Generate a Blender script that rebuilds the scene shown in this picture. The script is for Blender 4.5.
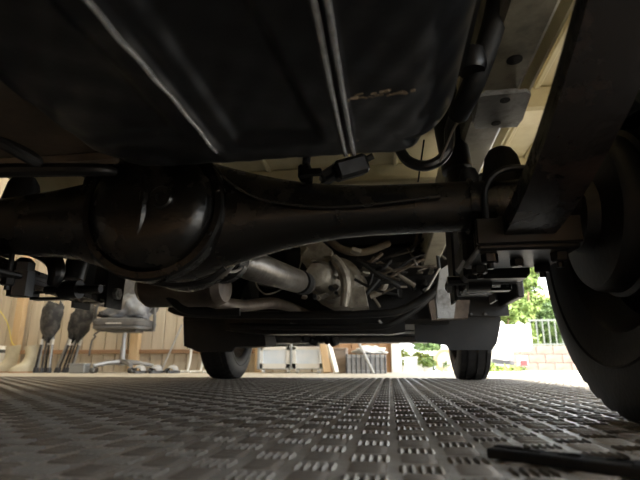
import bpy, bmesh, math, random
import numpy as np
from mathutils import Vector, Matrix, Euler
random.seed(7)
PI = math.pi
R = math.radians
S = bpy.context.scene
COL = S.collection
for o in list(bpy.data.objects): bpy.data.objects.remove(o)

# ------------------------------------------------------------------ camera, world, sun, exposure
CAM = Vector((0.216, -0.676, 0.070))
PITCH, YAW, FPX = R(14.5), R(8.0), 483.0
cd = bpy.data.cameras.new('camera'); cam = bpy.data.objects.new('camera', cd); COL.objects.link(cam)
cam.location = CAM
cam.rotation_euler = Euler((PI/2 + PITCH, 0, YAW), 'XYZ')
cd.sensor_width = 36; cd.lens = 36*FPX/640; cd.clip_start = 0.01; cd.clip_end = 200
cd.dof.use_dof = True; cd.dof.focus_distance = 0.85; cd.dof.aperture_fstop = 8.0
S.camera = cam
ROT = cam.rotation_euler.to_matrix()

w = bpy.data.worlds.new('world'); S.world = w; w.use_nodes = True
bg = w.node_tree.nodes['Background']
bg.inputs[0].default_value = (0.90, 0.95, 1.0, 1); bg.inputs[1].default_value = 1.6
sd = bpy.data.lights.new('sun', 'SUN'); sun = bpy.data.objects.new('sun', sd); COL.objects.link(sun)
sd.energy = 8.0; sd.angle = R(2.0); sd.color = (1.0, 0.95, 0.85)
sun.rotation_euler = Vector((-0.51, 0.40, -0.78)).to_track_quat('-Z', 'Y').to_euler()
sun.location = (3, -5, 9)

S.view_settings.view_transform = 'Standard'; S.view_settings.look = 'None'
S.view_settings.gamma = 1.0; S.view_settings.use_curve_mapping = False
S.view_settings.exposure = 1.9

# ------------------------------------------------------------------ helpers
def ray(px, py):
    return ROT @ Vector(((px-320)/FPX, (240-py)/FPX, -1.0))
def on_y(px, py, y):
    d = ray(px, py); return CAM + d*((y-CAM.y)/d.y)
def on_z(px, py, z):
    d = ray(px, py); return CAM + d*((z-CAM.z)/d.z)
def on_x(px, py, x):
    d = ray(px, py); return CAM + d*((x-CAM.x)/d.x)
def fx(px, y, py=340):
    return on_y(px, py, y).x

MATS = {}
def mat(name, c, rough=0.5, metal=0.0, c2=None, scale=8.0, mix=(0.45, 0.65), bump=0.0, bscale=60.0,
        rough2=None, emis=None, stretch=None, trans=0.0, spec=None):
    m = bpy.data.materials.new(name); m.use_nodes = True; nt = m.node_tree
    b = nt.nodes['Principled BSDF']
    b.inputs['Base Color'].default_value = (*c, 1); b.inputs['Roughness'].default_value = rough
    b.inputs['Metallic'].default_value = metal
    if trans: b.inputs['Transmission Weight'].default_value = trans
    if spec is not None: b.inputs['Specular IOR Level'].default_value = spec
    tc = nt.nodes.new('ShaderNodeTexCoord'); src = tc.outputs['Object']
    if stretch:
        mp = nt.nodes.new('ShaderNodeMapping'); mp.inputs['Scale'].default_value = stretch
        nt.links.new(src, mp.inputs[0]); src = mp.outputs[0]
    if c2 is not None:
        n = nt.nodes.new('ShaderNodeTexNoise'); n.inputs['Scale'].default_value = scale; n.inputs['Detail'].default_value = 6
        n.inputs['Roughness'].default_value = 0.65
        nt.links.new(src, n.inputs['Vector'])
        r = nt.nodes.new('ShaderNodeMapRange'); r.inputs[1].default_value = mix[0]; r.inputs[2].default_value = mix[1]
        nt.links.new(n.outputs['Fac'], r.inputs[0])
        mx = nt.nodes.new('ShaderNodeMix'); mx.data_type = 'RGBA'
        mx.inputs[6].default_value = (*c, 1); mx.inputs[7].default_value = (*c2, 1)
        nt.links.new(r.outputs[0], mx.inputs[0]); nt.links.new(mx.outputs[2], b.inputs['Base Color'])
        if rough2 is not None:
            r2 = nt.nodes.new('ShaderNodeMapRange'); r2.inputs[3].default_value = rough; r2.inputs[4].default_value = rough2
            nt.links.new(r.outputs[0], r2.inputs[0]); nt.links.new(r2.outputs[0], b.inputs['Roughness'])
    if bump:
        n2 = nt.nodes.new('ShaderNodeTexNoise'); n2.inputs['Scale'].default_value = bscale; n2.inputs['Detail'].default_value = 4
        nt.links.new(src, n2.inputs['Vector'])
        bp = nt.nodes.new('ShaderNodeBump'); bp.inputs['Strength'].default_value = bump; bp.inputs['Distance'].default_value = 0.01
        nt.links.new(n2.outputs['Fac'], bp.inputs['Height']); nt.links.new(bp.outputs[0], b.inputs['Normal'])
    MATS[name] = m; return m

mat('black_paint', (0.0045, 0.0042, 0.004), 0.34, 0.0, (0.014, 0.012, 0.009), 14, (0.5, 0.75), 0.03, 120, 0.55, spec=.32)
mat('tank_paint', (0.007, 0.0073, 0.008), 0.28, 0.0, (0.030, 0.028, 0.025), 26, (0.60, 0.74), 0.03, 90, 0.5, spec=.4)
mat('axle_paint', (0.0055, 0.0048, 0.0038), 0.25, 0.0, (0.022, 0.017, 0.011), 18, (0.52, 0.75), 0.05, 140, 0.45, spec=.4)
mat('shield', (0.20, 0.155, 0.11), 0.55, 0.2, (0.11, 0.085, 0.06), 9, (0.4, 0.7), 0.08, 80)
mat('spring_steel', (0.009, 0.007, 0.006), 0.24, 0.10, (0.030, 0.016, 0.010), 16, (0.50, 0.78), 0.06, 110, 0.55, spec=.35)
mat('cream_paint', (0.76, 0.69, 0.47), 0.5, 0, (0.60, 0.51, 0.32), 6, (0.45, 0.75), 0.06, 40)
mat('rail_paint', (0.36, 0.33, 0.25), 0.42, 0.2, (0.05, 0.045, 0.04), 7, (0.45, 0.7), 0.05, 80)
mat('bracket', (0.30, 0.30, 0.29), 0.38, 0.35, (0.12, 0.11, 0.10), 30, (0.5, 0.7), 0.12, 90)
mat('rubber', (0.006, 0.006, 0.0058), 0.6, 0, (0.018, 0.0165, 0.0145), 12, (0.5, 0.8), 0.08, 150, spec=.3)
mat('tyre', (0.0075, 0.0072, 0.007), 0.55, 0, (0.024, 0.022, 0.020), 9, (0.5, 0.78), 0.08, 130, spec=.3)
mat('rim_steel', (0.012, 0.011, 0.010), 0.40, 0.2, (0.028, 0.021, 0.016), 12, (0.5, 0.75), 0.05, 90, spec=.35)
mat('rib_highlight', (0.66, 0.66, 0.66), 0.24, 0.85, (0.34, 0.34, 0.34), 150, (0.5, 0.7))  # bright metal that paints the highlight streaks on the tank ribs
mat('rim_silver', (0.30, 0.27, 0.22), 0.45, 0.5, (0.16, 0.10, 0.06), 15, (0.45, 0.75))
mat('aluminium', (0.22, 0.195, 0.15), 0.48, 0.35, (0.09, 0.07, 0.05), 22, (0.42, 0.7), 0.25, 70)
mat('shaft', (0.14, 0.125, 0.105), 0.34, 0.6, (0.06, 0.05, 0.04), 20, (0.42, 0.7), 0.12, 100)
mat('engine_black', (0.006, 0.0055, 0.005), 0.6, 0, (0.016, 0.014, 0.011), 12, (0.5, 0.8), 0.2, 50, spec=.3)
mat('hose_tan', (0.20, 0.16, 0.11), 0.6, 0, (0.11, 0.085, 0.06), 14)
mat('exhaust', (0.11, 0.085, 0.062), 0.45, 0.4, (0.03, 0.02, 0.013), 10, (0.4, 0.7), 0.08, 60)
mat('cable_black', (0.012, 0.012, 0.012), 0.35)
mat('cable_grey', (0.26, 0.24, 0.21), 0.35, 0.3)
mat('tread_plate', (0.255, 0.238, 0.21), 0.38, 0.15, (0.15, 0.13, 0.105), 5, (0.4, 0.65), 0.18, 160, 0.6)
mat('tread_bar', (0.20, 0.186, 0.165), 0.42, 0.6, (0.12, 0.102, 0.083), 6, (0.42, 0.68), 0.06, 200, 0.5)
mat('concrete', (0.46, 0.42, 0.35), 0.8, 0, (0.36, 0.32, 0.26), 3, (0.4, 0.7), 0.15, 40)
mat('apron', (0.46, 0.44, 0.40), 0.85, 0, (0.36, 0.34, 0.30), 2, (0.4, 0.7), 0.1, 30)
mat('plank', (0.60, 0.525, 0.41), 0.62, 0, (0.49, 0.415, 0.31), 3, (0.35, 0.7), 0.12, 20, stretch=(8, 8, 0.6))
mat('plank_brown', (0.44, 0.27, 0.14), 0.62, 0, (0.34, 0.19, 0.09), 3, (0.35, 0.7), 0.12, 20, stretch=(8, 8, 0.6))
mat('rail_wood', (0.34, 0.20, 0.11), 0.65, 0, (0.24, 0.14, 0.08), 4, (0.4, 0.7), stretch=(0.6, 8, 8))
mat('ceiling_board', (0.30, 0.24, 0.17), 0.8, 0, (0.23, 0.18, 0.12), 2)
mat('chair_fabric', (0.085, 0.082, 0.080), 0.8, 0, (0.13, 0.12, 0.11), 20, (0.4, 0.7), 0.2, 120)
mat('chair_plastic', (0.10, 0.098, 0.095), 0.5)
mat('chair_metal', (0.36, 0.36, 0.36), 0.4, 0.5)
mat('chrome', (0.62, 0.60, 0.56), 0.25, 0.9)
mat('white_tag', (0.75, 0.73, 0.68), 0.6)
mat('cloth_grey', (0.12, 0.125, 0.135), 0.85, 0, (0.24, 0.24, 0.24), 7, (0.4, 0.7), 0.2, 30)
mat('cloth_black', (0.030, 0.029, 0.029), 0.85, 0, (0.12, 0.11, 0.10), 14, (.45, .7))
mat('boot', (0.62, 0.56, 0.40), 0.5, 0, (0.52, 0.45, 0.31), 9)
mat('boot_sole', (0.42, 0.24, 0.13), 0.7)
mat('white_plastic', (0.78, 0.77, 0.73), 0.45)
mat('yellow_tie', (0.75, 0.62, 0.12), 0.6)
mat('grey_plastic', (0.33, 0.33, 0.33), 0.5)
mat('dark_plastic', (0.06, 0.06, 0.065), 0.5)
mat('frame_grey', (0.34, 0.36, 0.37), 0.45, 0.3)
mat('pane', (0.72, 0.80, 0.88), 0.12, 0, (0.84, 0.88, 0.92), 4, (0.4, 0.6))
mat('timber', (0.62, 0.44, 0.25), 0.65, 0, (0.5, 0.34, 0.18), 4, stretch=(3, 3, 0.5))
mat('pale_timber', (0.74, 0.70, 0.62), 0.6)
mat('brown_box', (0.30, 0.24, 0.19), 0.75)
mat('leaf_a', (0.10, 0.165, 0.03), 0.55, 0, (0.18, 0.24, 0.05), 5, (0.35, 0.65))
mat('leaf_b', (0.045, 0.09, 0.02), 0.55, 0, (0.09, 0.14, 0.03), 5, (0.35, 0.65))
mat('leaf_c', (0.20, 0.24, 0.035), 0.5, 0, (0.13, 0.18, 0.03), 5, (0.35, 0.65))
mat('bark', (0.16, 0.10, 0.06), 0.8)
mat('white_paint', (0.80, 0.80, 0.76), 0.35)
mat('red_lens', (0.62, 0.03, 0.03), 0.25)
mat('amber_lens', (0.75, 0.34, 0.05), 0.25)
mat('plate_white', (0.14, 0.17, 0.21), 0.4)
mat('plate_ink', (0.10, 0.16, 0.28), 0.5)
mat('fence_metal', (0.12, 0.13, 0.115), 0.45, 0.3)
mat('block', (0.17, 0.125, 0.105), 0.85, 0, (0.10, 0.07, 0.055), 5, (0.4, 0.7), 0.15, 40)
mat('mortar', (0.30, 0.27, 0.24), 0.9)
mat('rubber_strip', (0.005, 0.005, 0.005), 0.8, 0, (0.012, 0.011, 0.010), 40, bump=0.15, bscale=150, spec=0.15)
mat('rust_dirt', (0.15, 0.115, 0.075), 0.85)
mat('sock', (0.55, 0.53, 0.47), 0.8)
M = MATS
m_ = bpy.data.materials.new('added_sheet'); m_.use_nodes = True; nt_ = m_.node_tree; nt_.nodes.clear()
o_ = nt_.nodes.new('ShaderNodeOutputMaterial'); tr_ = nt_.nodes.new('ShaderNodeBsdfTranslucent'); tr_.inputs[0].default_value = (.52, .50, .45, 1)
nt_.links.new(tr_.outputs[0], o_.inputs[0]); MATS['added_sheet'] = m_

class MB:
    """collects shapes in one bmesh; build() links them as one mesh object"""
    def __init__(s): s.bm = bmesh.new()
    def _xf(s, vs, mtx):
        if mtx is not None: bmesh.ops.transform(s.bm, matrix=mtx, verts=vs)
    def box(s, c, size, rot=(0, 0, 0), bev=0.0, seg=1):
        t = bmesh.new(); bmesh.ops.create_cube(t, size=1.0)
        bmesh.ops.scale(t, vec=Vector(size), verts=t.verts)
        if bev: bmesh.ops.bevel(t, geom=list(t.edges), offset=bev, segments=seg, affect='EDGES', profile=0.5)
        bmesh.ops.transform(t, matrix=Matrix.Translation(Vector(c)) @ Euler(rot).to_matrix().to_4x4(), verts=t.verts)
        s.merge(t); return s
    def merge(s, t):
        vm = [s.bm.verts.new(v.co) for v in t.verts]; t.verts.index_update()
        for f in t.faces:
            try: s.bm.faces.new([vm[v.index] for v in f.verts])
            except ValueError: pass
        t.free()
    def tube(s, pts, r, n=10, caps=True, smooth=0):
        pts = [Vector(p) for p in pts]
        rs = list(r) if hasattr(r, '__len__') else [r]*len(pts)
        if smooth:
            P2, R2 = [], []
            for i in range(len(pts)-1):
                p0 = pts[max(i-1, 0)]; p1 = pts[i]; p2 = pts[i+1]; p3 = pts[min(i+2, len(pts)-1)]
                for k in range(smooth):
                    t = k/smooth
                    P2.append(0.5*((2*p1)+(p2-p0)*t+(2*p0-5*p1+4*p2-p3)*t*t+(3*p1-p0-3*p2+p3)*t**3))
                    R2.append(rs[i]*(1-t)+rs[i+1]*t)
            P2.append(pts[-1]); R2.append(rs[-1]); pts, rs = P2, R2
        rings = []; up = None
        for i, p in enumerate(pts):
            d = (pts[min(i+1, len(pts)-1)] - pts[max(i-1, 0)]).normalized()
            if up is None:
                up = Vector((0, 0, 1)) if abs(d.z) < 0.9 else Vector((1, 0, 0))
            a = d.cross(up)
            if a.length < 1e-6: a = d.orthogonal()
            a.normalize(); b = a.cross(d).normalized(); up = b
            rings.append([s.bm.verts.new(p + rs[i]*(math.cos(2*PI*k/n)*a + math.sin(2*PI*k/n)*b)) for k in range(n)])
        for i in range(len(rings)-1):
            for k in range(n):
                s.bm.faces.new((rings[i][k], rings[i][(k+1) % n], rings[i+1][(k+1) % n], rings[i+1][k]))
        if caps:
            s.bm.faces.new(rings[0][::-1]); s.bm.faces.new(rings[-1])
        return s
    def loft(s, rings, caps=True, closed=True):
        vr = [[s.bm.verts.new(p) for p in r] for r in rings]; n = len(vr[0])
        for i in range(len(vr)-1):
            for k in range(n if closed else n-1):
                s.bm.faces.new((vr[i][k], vr[i][(k+1) % n], vr[i+1][(k+1) % n], vr[i+1][k]))
        if caps and closed:
            s.bm.faces.new(vr[0][::-1]); s.bm.faces.new(vr[-1])
        return s
    def lathe(s, prof, c, axis='x', n=48, closed=False, mod=None):
        """prof: list of (along, radius)"""
        c = Vector(c); rings = []
        for k in range(n):
            a = 2*PI*k/n; ring = []
            for j, (u, r) in enumerate(prof):
                if mod: r = r + mod(k, j)
                ca, sa = math.cos(a)*r, math.sin(a)*r
                v = {'x': Vector((u, ca, sa)), 'y': Vector((ca, u, sa)), 'z': Vector((ca, sa, u))}[axis]
                ring.append(s.bm.verts.new(c+v))
            rings.append(ring)
        m = len(prof)
        for k in range(n):
            A, B = rings[k], rings[(k+1) % n]
            for j in range(m if closed else m-1):
                s.bm.faces.new((A[j], A[(j+1) % m], B[(j+1) % m], B[j]))
        return s
    def prism(s, outline, axis, a0, a1):
        """outline of 2-D points extruded along axis from a0 to a1"""
        def P(q, a):
            return {'x': (a, q[0], q[1]), 'y': (q[0], a, q[1]), 'z': (q[0], q[1], a)}[axis]
        A = [s.bm.verts.new(P(q, a0)) for q in outline]; B = [s.bm.verts.new(P(q, a1)) for q in outline]
        n = len(A)
        for k in range(n): s.bm.faces.new((A[k], A[(k+1) % n], B[(k+1) % n], B[k]))
        s.bm.faces.new(A[::-1]); s.bm.faces.new(B); return s
    def strip(s, path, wx, th):
        """flat bar swept along a path in the y-z plane; wx = (x0, x1), th thickness"""
        rings = []
        for i, (x, y, z) in enumerate(path):
            p0 = path[max(i-1, 0)]; p1 = path[min(i+1, len(path)-1)]
            d = Vector((0, p1[1]-p0[1], p1[2]-p0[2])).normalized(); nrm = Vector((0, -d.z, d.y))
            c = Vector((x, y, z))
            rings.append([c+Vector((-wx/2, 0, 0))-nrm*th/2, c+Vector((wx/2, 0, 0))-nrm*th/2,
                          c+Vector((wx/2, 0, 0))+nrm*th/2, c+Vector((-wx/2, 0, 0))+nrm*th/2])
        return s.loft(rings)
    def build(s, name, m, parent=None, angle=35, loc=None):
        bmesh.ops.recalc_face_normals(s.bm, faces=s.bm.faces)
        me = bpy.data.meshes.new(name); s.bm.to_mesh(me); s.bm.free()
        me.materials.append(M[m]); me.shade_smooth(); me.set_sharp_from_angle(angle=R(angle))
        o = bpy.data.objects.new(name, me); COL.objects.link(o)
        if parent: o.parent = parent
        if loc: o.location = loc
        return o

def tag(o, label=None, cat=None, group=None, kind=None):
    if label: o['label'] = label
    if cat: o['category'] = cat
    if group: o['group'] = group
    if kind: o['kind'] = kind
    return o
def empty(name, loc=(0, 0, 0), rz=0.0):
    o = bpy.data.objects.new(name, None); COL.objects.link(o); o.location = loc; o.rotation_euler.z = rz
    o.empty_display_size = 0.05; return o
def dup(o, parent=None):
    c = o.copy(); COL.objects.link(c); c.parent = parent
    for ch in [k for k in o.children]: dup(ch, c)
    return c
def nut(p, r, h, axis='z'):
    b = MB()
    b.lathe([(0, 0.0001), (0, r), (h*0.85, r), (h, r*0.8), (h, 0.0001)], p, axis, 6)
    return b

# ================================================================== SETTING
WALL_Y = 4.60
WALL_X1 = on_y(392, 350, 4.60).x
# tread plate floor
b = MB(); b.box((-0.55, -0.2, -0.003), (6.1, 4.6, 0.006)); floor = b.build('floor', 'tread_plate')
tag(floor, 'worn steel tread plate floor under the truck', kind='structure')
# raised bars
PITCHC = 0.037
def bar_mesh():
    L, W, H = 0.0145, 0.0027, 0.0021
    base = [(-L, 0), (-L*0.55, -W), (L*0.55, -W), (L, 0), (L*0.55, W), (-L*0.55, W)]
    v = [(x, y, -0.0002) for x, y in base] + [(x*0.72, y*0.22, H) for x, y in base]
    f = [(k, (k+1) % 6, 6+(k+1) % 6, 6+k) for k in range(6)] + [(6, 7, 8, 9, 10, 11)]
    return np.array(v), f
bv, bf = bar_mesh()
bars = []
for i in range(-70, 66):
    for j in range(-26, 76):
        cx, cy = (i+0.35)*PITCHC, (j+0.2)*PITCHC - 0.02
        if cy > 2.08 or cy < -2.2: continue
        rel = Vector((cx, cy, 0)) - CAM
        Yd = rel.y*math.cos(YAW) - rel.x*math.sin(YAW); Xd = rel.x*math.cos(YAW) + rel.y*math.sin(YAW)
        if Yd < -0.15 or abs(Xd) > 0.75*max(Yd, 0)+0.75: continue
        for q in range(-2, 3):
            off = q*0.0064
            if (i+j) % 2 == 0: bars.append((cx+off, cy, PI/2, Yd, Xd))
            else: bars.append((cx, cy+off, 0.0, Yd, Xd))
def visible(bb):
    x, y, a, Yd, Xd = bb
    v = ROT.transposed() @ (Vector((x, y, 0)) - CAM)
    if v.z > -0.05: return False
    px, py = 320 - FPX*v.x/v.z, 240 + FPX*v.y/v.z
    return 0 <= px <= 640 and py <= 482
vis = sorted([k for k, bb in enumerate(bars) if visible(bb)], key=lambda k: bars[k][3])
near = set(vis[:300])
bme = bpy.data.meshes.new('tread_bar'); bme.from_pydata(bv.tolist(), [], bf); bme.materials.append(M['tread_bar']); bme.shade_smooth(); bme.set_sharp_from_angle(angle=R(40))
for k in vis[:300]:
    o = bpy.data.objects.new('tread_bar', bme); COL.objects.link(o); o.parent = floor
    o.location = (bars[k][0], bars[k][1], 0); o.rotation_euler.z = bars[k][2]
rest = [bb for k, bb in enumerate(bars) if k not in near]
A = np.array([bb[:3] for bb in rest]); ca, sa = np.cos(A[:, 2]), np.sin(A[:, 2])
jit = 1 + 0.12*np.random.RandomState(3).randn(len(A))
X = A[:, 0][:, None] + ca[:, None]*bv[:, 0] - sa[:, None]*bv[:, 1]
Yv = A[:, 1][:, None] + sa[:, None]*bv[:, 0] + ca[:, None]*bv[:, 1]
Zv = jit[:, None]*bv[:, 2][None, :]
V = np.stack([X, Yv, Zv], -1).reshape(-1, 3)
nb = len(A); loops = []; starts = []; tot = 0
pat = []; st = []
for f in bf: st.append(len(pat)); pat += list(f)
pat = np.array(pat); st = np.array(st)
me = bpy.data.meshes.new('tread_bars'); me.vertices.add(len(V)); me.vertices.foreach_set('co', V.ravel().astype(np.float32))
LI = (pat[None, :] + 12*np.arange(nb)[:, None]).ravel(); LS = (st[None, :] + len(pat)*np.arange(nb)[:, None]).ravel()
me.loops.add(len(LI)); me.loops.foreach_set('vertex_index', LI.astype(np.int32))
me.polygons.add(len(LS)); me.polygons.foreach_set('loop_start', LS.astype(np.int32))
me.update(calc_edges=True); me.materials.append(M['tread_bar']); me.shade_smooth(); me.set_sharp_from_angle(angle=R(40))
o = bpy.data.objects.new('tread_bars', me); COL.objects.link(o); o.parent = floor; tag(o, kind='stuff')

b = MB(); b.box((-1.2, 0.3, -0.256), (7.6, 9.4, 0.5)); tag(b.build('floor_concrete', 'concrete'), 'pale concrete floor by the wall', kind='structure')
b = MB(); b.box((4.8, 1.5, -0.27), (4.4, 12.0, 0.5)); b.box((-1.2, 6.25, -0.27), (7.6, 2.5, 0.5)); tag(b.build('ground_apron', 'apron'), 'sunlit pale concrete apron outside', kind='structure')
b = MB(); b.box((4, 20, -0.60), (60, 60, 0.2)); b.box((0, -20, -0.6), (60, 32, 0.2)); tag(b.build('ground', 'apron'), 'sunlit street ground outside', kind='structure')

# back wall of vertical planks
b = MB(); b.box((WALL_X1-2.75, WALL_Y+0.05, 1.35), (5.5, 0.03, 2.72)); wall = b.build('wall_back', 'plank_brown'); tag(wall, 'back wall clad in vertical boards', kind='structure')
pw = 0.142; x = WALL_X1-5.4; k = 0
pm = {}
while x < WALL_X1-0.05:
    for mname in ('plank', 'plank_brown'):
        if mname not in pm:
            t = MB(); t.box((0, 0, 1.34), (pw-0.010, 0.026, 2.70), bev=0.003); pm[mname] = t.build('plank', mname, wall)
            pm[mname+'_used'] = False
    mname = 'plank_brown' if x > WALL_X1-0.72 else 'plank'
    if not pm[mname+'_used']: o = pm[mname]; pm[mname+'_used'] = True
    else: o = pm[mname].copy(); COL.objects.link(o)
    o.location = (x+pw/2, WALL_Y+0.022 + random.uniform(-0.005, 0.005), 0); x += pw; k += 1
b = MB(); b.box((WALL_X1-2.7, WALL_Y-0.022, 0.215), (5.3, 0.045, 0.045), bev=0.004); tag(b.build('trim_1', 'rail_wood'), 'brown wooden rail along the foot of the back wall', kind='structure')
b = MB()
for px in (20, 138, 262): b.box((fx(px, WALL_Y), WALL_Y-0.05, 1.34), (0.10, 0.08, 2.70), bev=0.005)
tag(b.build('trim_2', 'timber'), 'timber studs against the back wall', kind='structure')
b = MB(); b.box((WALL_X1+0.04, WALL_Y, 1.34), (0.10, 0.12, 2.72), bev=0.005); tag(b.build('trim_3', 'white_paint'), 'white corner post at the end of the back wall', kind='structure')
b = MB(); b.box((-5.07, 0.3, 1.35), (0.06, 8.7, 2.72)); tag(b.build('wall_left', 'plank'), 'left wall of boards', kind='structure')
b = MB(); b.box((-1.3, -0.65, 2.78), (7.8, 7.0, 0.12)); b.box((-1.3, 4.55, 2.78), (7.8, 0.4, 0.12)); tag(b.build('ceiling', 'ceiling_board'), 'boarded garage ceiling', kind='structure')
b = MB()
sk = []
for k in range(157):
    xx = -5.2+7.8*k/156; sk.append((xx, 2.75+.012*math.sin(xx*2*PI/.1)))
b.prism(sk + [(x_, z_+.004) for x_, z_ in sk[::-1]], 'y', 2.80, 4.40); tag(b.build('ceiling_added_sheet', 'added_sheet'), 'added translucent roof sheet, out of view, that lights the back wall', kind='structure')  # unseen sheet added to let daylight fall on the back wall
b = MB(); b.box((-1.3, -4.05, 1.35), (7.6, 0.06, 2.72)); tag(b.build('wall_rear_added', 'plank_brown'), 'added rear wall behind the viewer that blocks light from the back', kind='structure')  # unseen wall added to shut out light from behind the camera
for yy in (-3.4, 4.5):
    b = MB(); b.box((2.45, yy, 1.36), (0.12, 0.12, 2.72), bev=0.006); tag(b.build('trim_post', 'timber'), 'timber post carrying the garage roof', kind='structure')

# ================================================================== TRUCK
truck = empty('truck', (0, 0, 0))
tag(truck, 'light truck parked on tread plate, seen from below its rear axle', 'truck')

# ---- fuel tank
TX0, TX1, TY0, TY1, TZ = -0.125, 0.292, -0.640, -0.150, 0.300
def tank_z(x, y):
    z = TZ
    def bead(d, wd, h): return -h*math.exp(-(d/wd)**2)
    yfade = 1/(1+math.exp((y-(-0.175))/0.004))
    z += bead(x-0.1755, 0.0026, 0.0055)*yfade + bead(x-0.1845, 0.0026, 0.0055)*yfade
    z += bead(x-0.036, 0.0045, 0.007)/(1+math.exp((y+0.20)/0.005))
    z += bead(x+0.040, 0.010, 0.005)*math.exp(-((y+0.185)/0.010)**2)
    sg = lambda t: 1/(1+math.exp(-max(-40, min(40, t))))
    rec = sg((x-0.060)/0.003)*sg((0.152-0.02*(-0.21-y)/0.2-x)/0.003)*sg((-0.212-y)/0.003)
    z += 0.011*rec
    rec2 = sg((x+0.105)/0.003)*sg((0.005-x)/0.003)*sg((-0.24-y)/0.003)
    z += 0.006*rec2
    z += 0.0025*math.sin(x*21+1)*math.sin(y*17) + 0.0008*math.sin(x*130)*math.sin(y*110+x*60)
    # rounded edges
    def edge(d, r):
        return 0.0 if d > r else r - math.sqrt(max(r*r-(r-d)**2, 0))
    z += edge(TX1-x, 0.050) + edge(x-TX0, 0.040) + edge(TY1-y, 0.028) + edge(y-TY0, 0.03)
    return z
def samples(a0, a1, n, r):
    xs = [a0 + (a1-a0)*k/n for k in range(n+1)]
    ex = [a0 + r*(1-math.cos(t*PI/2/8)) for t in range(9)] + [a1 - r*(1-math.cos(t*PI/2/8)) for t in range(9)]
    return sorted(set(round(v, 5) for v in xs+ex))
b = MB()
xs = samples(TX0, TX1, 420, 0.05); ys = samples(TY0, TY1, 110, 0.028)
def plan(x, y):  # round the plan corners
    r = 0.075
    dx = max(0, x-(TX1-r)) if x > 0 else min(0, x-(TX0+r)); dy = max(0, y-(TY1-r)) if y > -0.4 else min(0, y-(TY0+r))
    if dx and dy:
        m = max(abs(dx), abs(dy)); l = math.hypot(dx, dy)
        x += dx*(m/l-1); y += dy*(m/l-1)
    return x, y
grid = []
for y in ys:
    row = []
    for x in xs:
        z = min(tank_z(x, y), TZ+0.055); xx, yy = plan(x, y); row.append(b.bm.verts.new((xx, yy, z)))
    grid.append(row)
for j in range(len(ys)-1):
    for i in range(len(xs)-1):
        b.bm.faces.new((grid[j][i], grid[j][i+1], grid[j+1][i+1], grid[j+1][i]))
per = grid[0] + [r[-1] for r in grid[1:]] + grid[-1][-2::-1] + [r[0] for r in grid[-2:0:-1]]
top = [b.bm.verts.new((v.co.x, v.co.y, 0.47)) for v in per]; n = len(per)
for k in range(n): b.bm.faces.new((per[k], per[(k+1) % n], top[(k+1) % n], top[k]))
b.bm.faces.new(top)
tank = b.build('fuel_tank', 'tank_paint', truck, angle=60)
tank['label'] = 'black pressed steel fuel tank with stamped ribs'
b = MB(); outl = []
cxm, cym = (TX0+TX1)/2, (TY0+TY1)/2
def rrect(x0, x1, y0, y1, r, n=8):
    out = []
    for cx, cy, a0 in ((x1-r, y1-r, 0), (x0+r, y1-r, PI/2), (x0+r, y0+r, PI), (x1-r, y0+r, 1.5*PI)):
        for k in range(n+1): out.append((cx+r*math.cos(a0+k*PI/2/n), cy+r*math.sin(a0+k*PI/2/n)))
    return out
b.prism(rrect(TX0-0.012, TX1+0.012, TY0-0.012, TY1+0.010, 0.08), 'z', 0.372, 0.376)
b.build('seam_flange', 'tank_paint', tank)
b = MB(); b.tube([(0.255, -0.23, 0.325), (0.252, -0.20, 0.333), (0.225, -0.185, 0.318), (0.20, -0.19, 0.3085), (0.19, -0.21, 0.2985)], 0.0010, 6, smooth=5)
b.build('dirt_strand', 'rust_dirt', tank)
b = MB()
for k in range(26):
    t = k/25; b.box((0.185+0.055*t+random.uniform(-.004, .004), -0.298+random.uniform(-.004, .004), TZ-0.001+random.uniform(-.0015, .001)-(0.005 if t < .12 else 0)), (random.uniform(.003, .008), random.uniform(.001, .003), 0.002), rot=(0, 0, random.uniform(-.6, .6)))
b.build('dirt_crust', 'rust_dirt', tank)
for rx, ya, yb in ((0.1755, -0.62, -0.183), (0.1845, -0.62, -0.183), (0.036, -0.62, -0.210)):  # pale tubes stand in for specular streaks along the tank beads
    b = MB(); b.tube([(rx, ya+(yb-ya)*k/40, min(tank_z(rx, ya+(yb-ya)*k/40)+.0001, .305)) for k in range(41)], (.0027 if rx > .1 else .0027), 12); b.build('highlight_rib', 'rib_highlight', tank)
# ---- heat shield left of the tank and its front lip
b = MB()
rings = []
for k in range(15):
    y = -0.66 + 0.53*k/14; row = []
    for i in range(13):
        x = -0.60 + 0.455*i/12
        row.append((x, y, 0.338 + 0.012*(i/12)**3 + 0.004*math.sin(i*0.8+k*.15)))
    rings.append([Vector(p) for p in row] + [Vector((p[0], p[1], p[2]+0.006)) for p in row[::-1]])
b.loft(rings); hs = b.build('heat_shield', 'shield', truck); hs['label'] = 'dull brown heat shield panel beside the tank'
b = MB(); b.tube([on_y(-60, 172, -0.19), on_y(30, 170, -0.175), on_y(98, 170, -0.165), on_y(116, 172, -0.15)], [0.009, 0.009, 0.008, 0.004], 10, smooth=4); b.build('support_bar', 'black_paint', truck)
b = MB(); b.tube([on_y(-20, 132, -0.26), on_y(14, 150, -0.25), on_y(36, 162, -0.235), on_y(32, 156, -0.22), on_y(4, 143, -0.22), on_y(-20, 138, -0.22)], 0.006, 8, smooth=5); b.build('rubber_hanger', 'rubber', truck)
b = MB(); b.box((-0.36, -0.128, 0.336), (0.46, 0.012, 0.016), bev=0.003); b.build('shield_lip', 'shield', hs)

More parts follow.
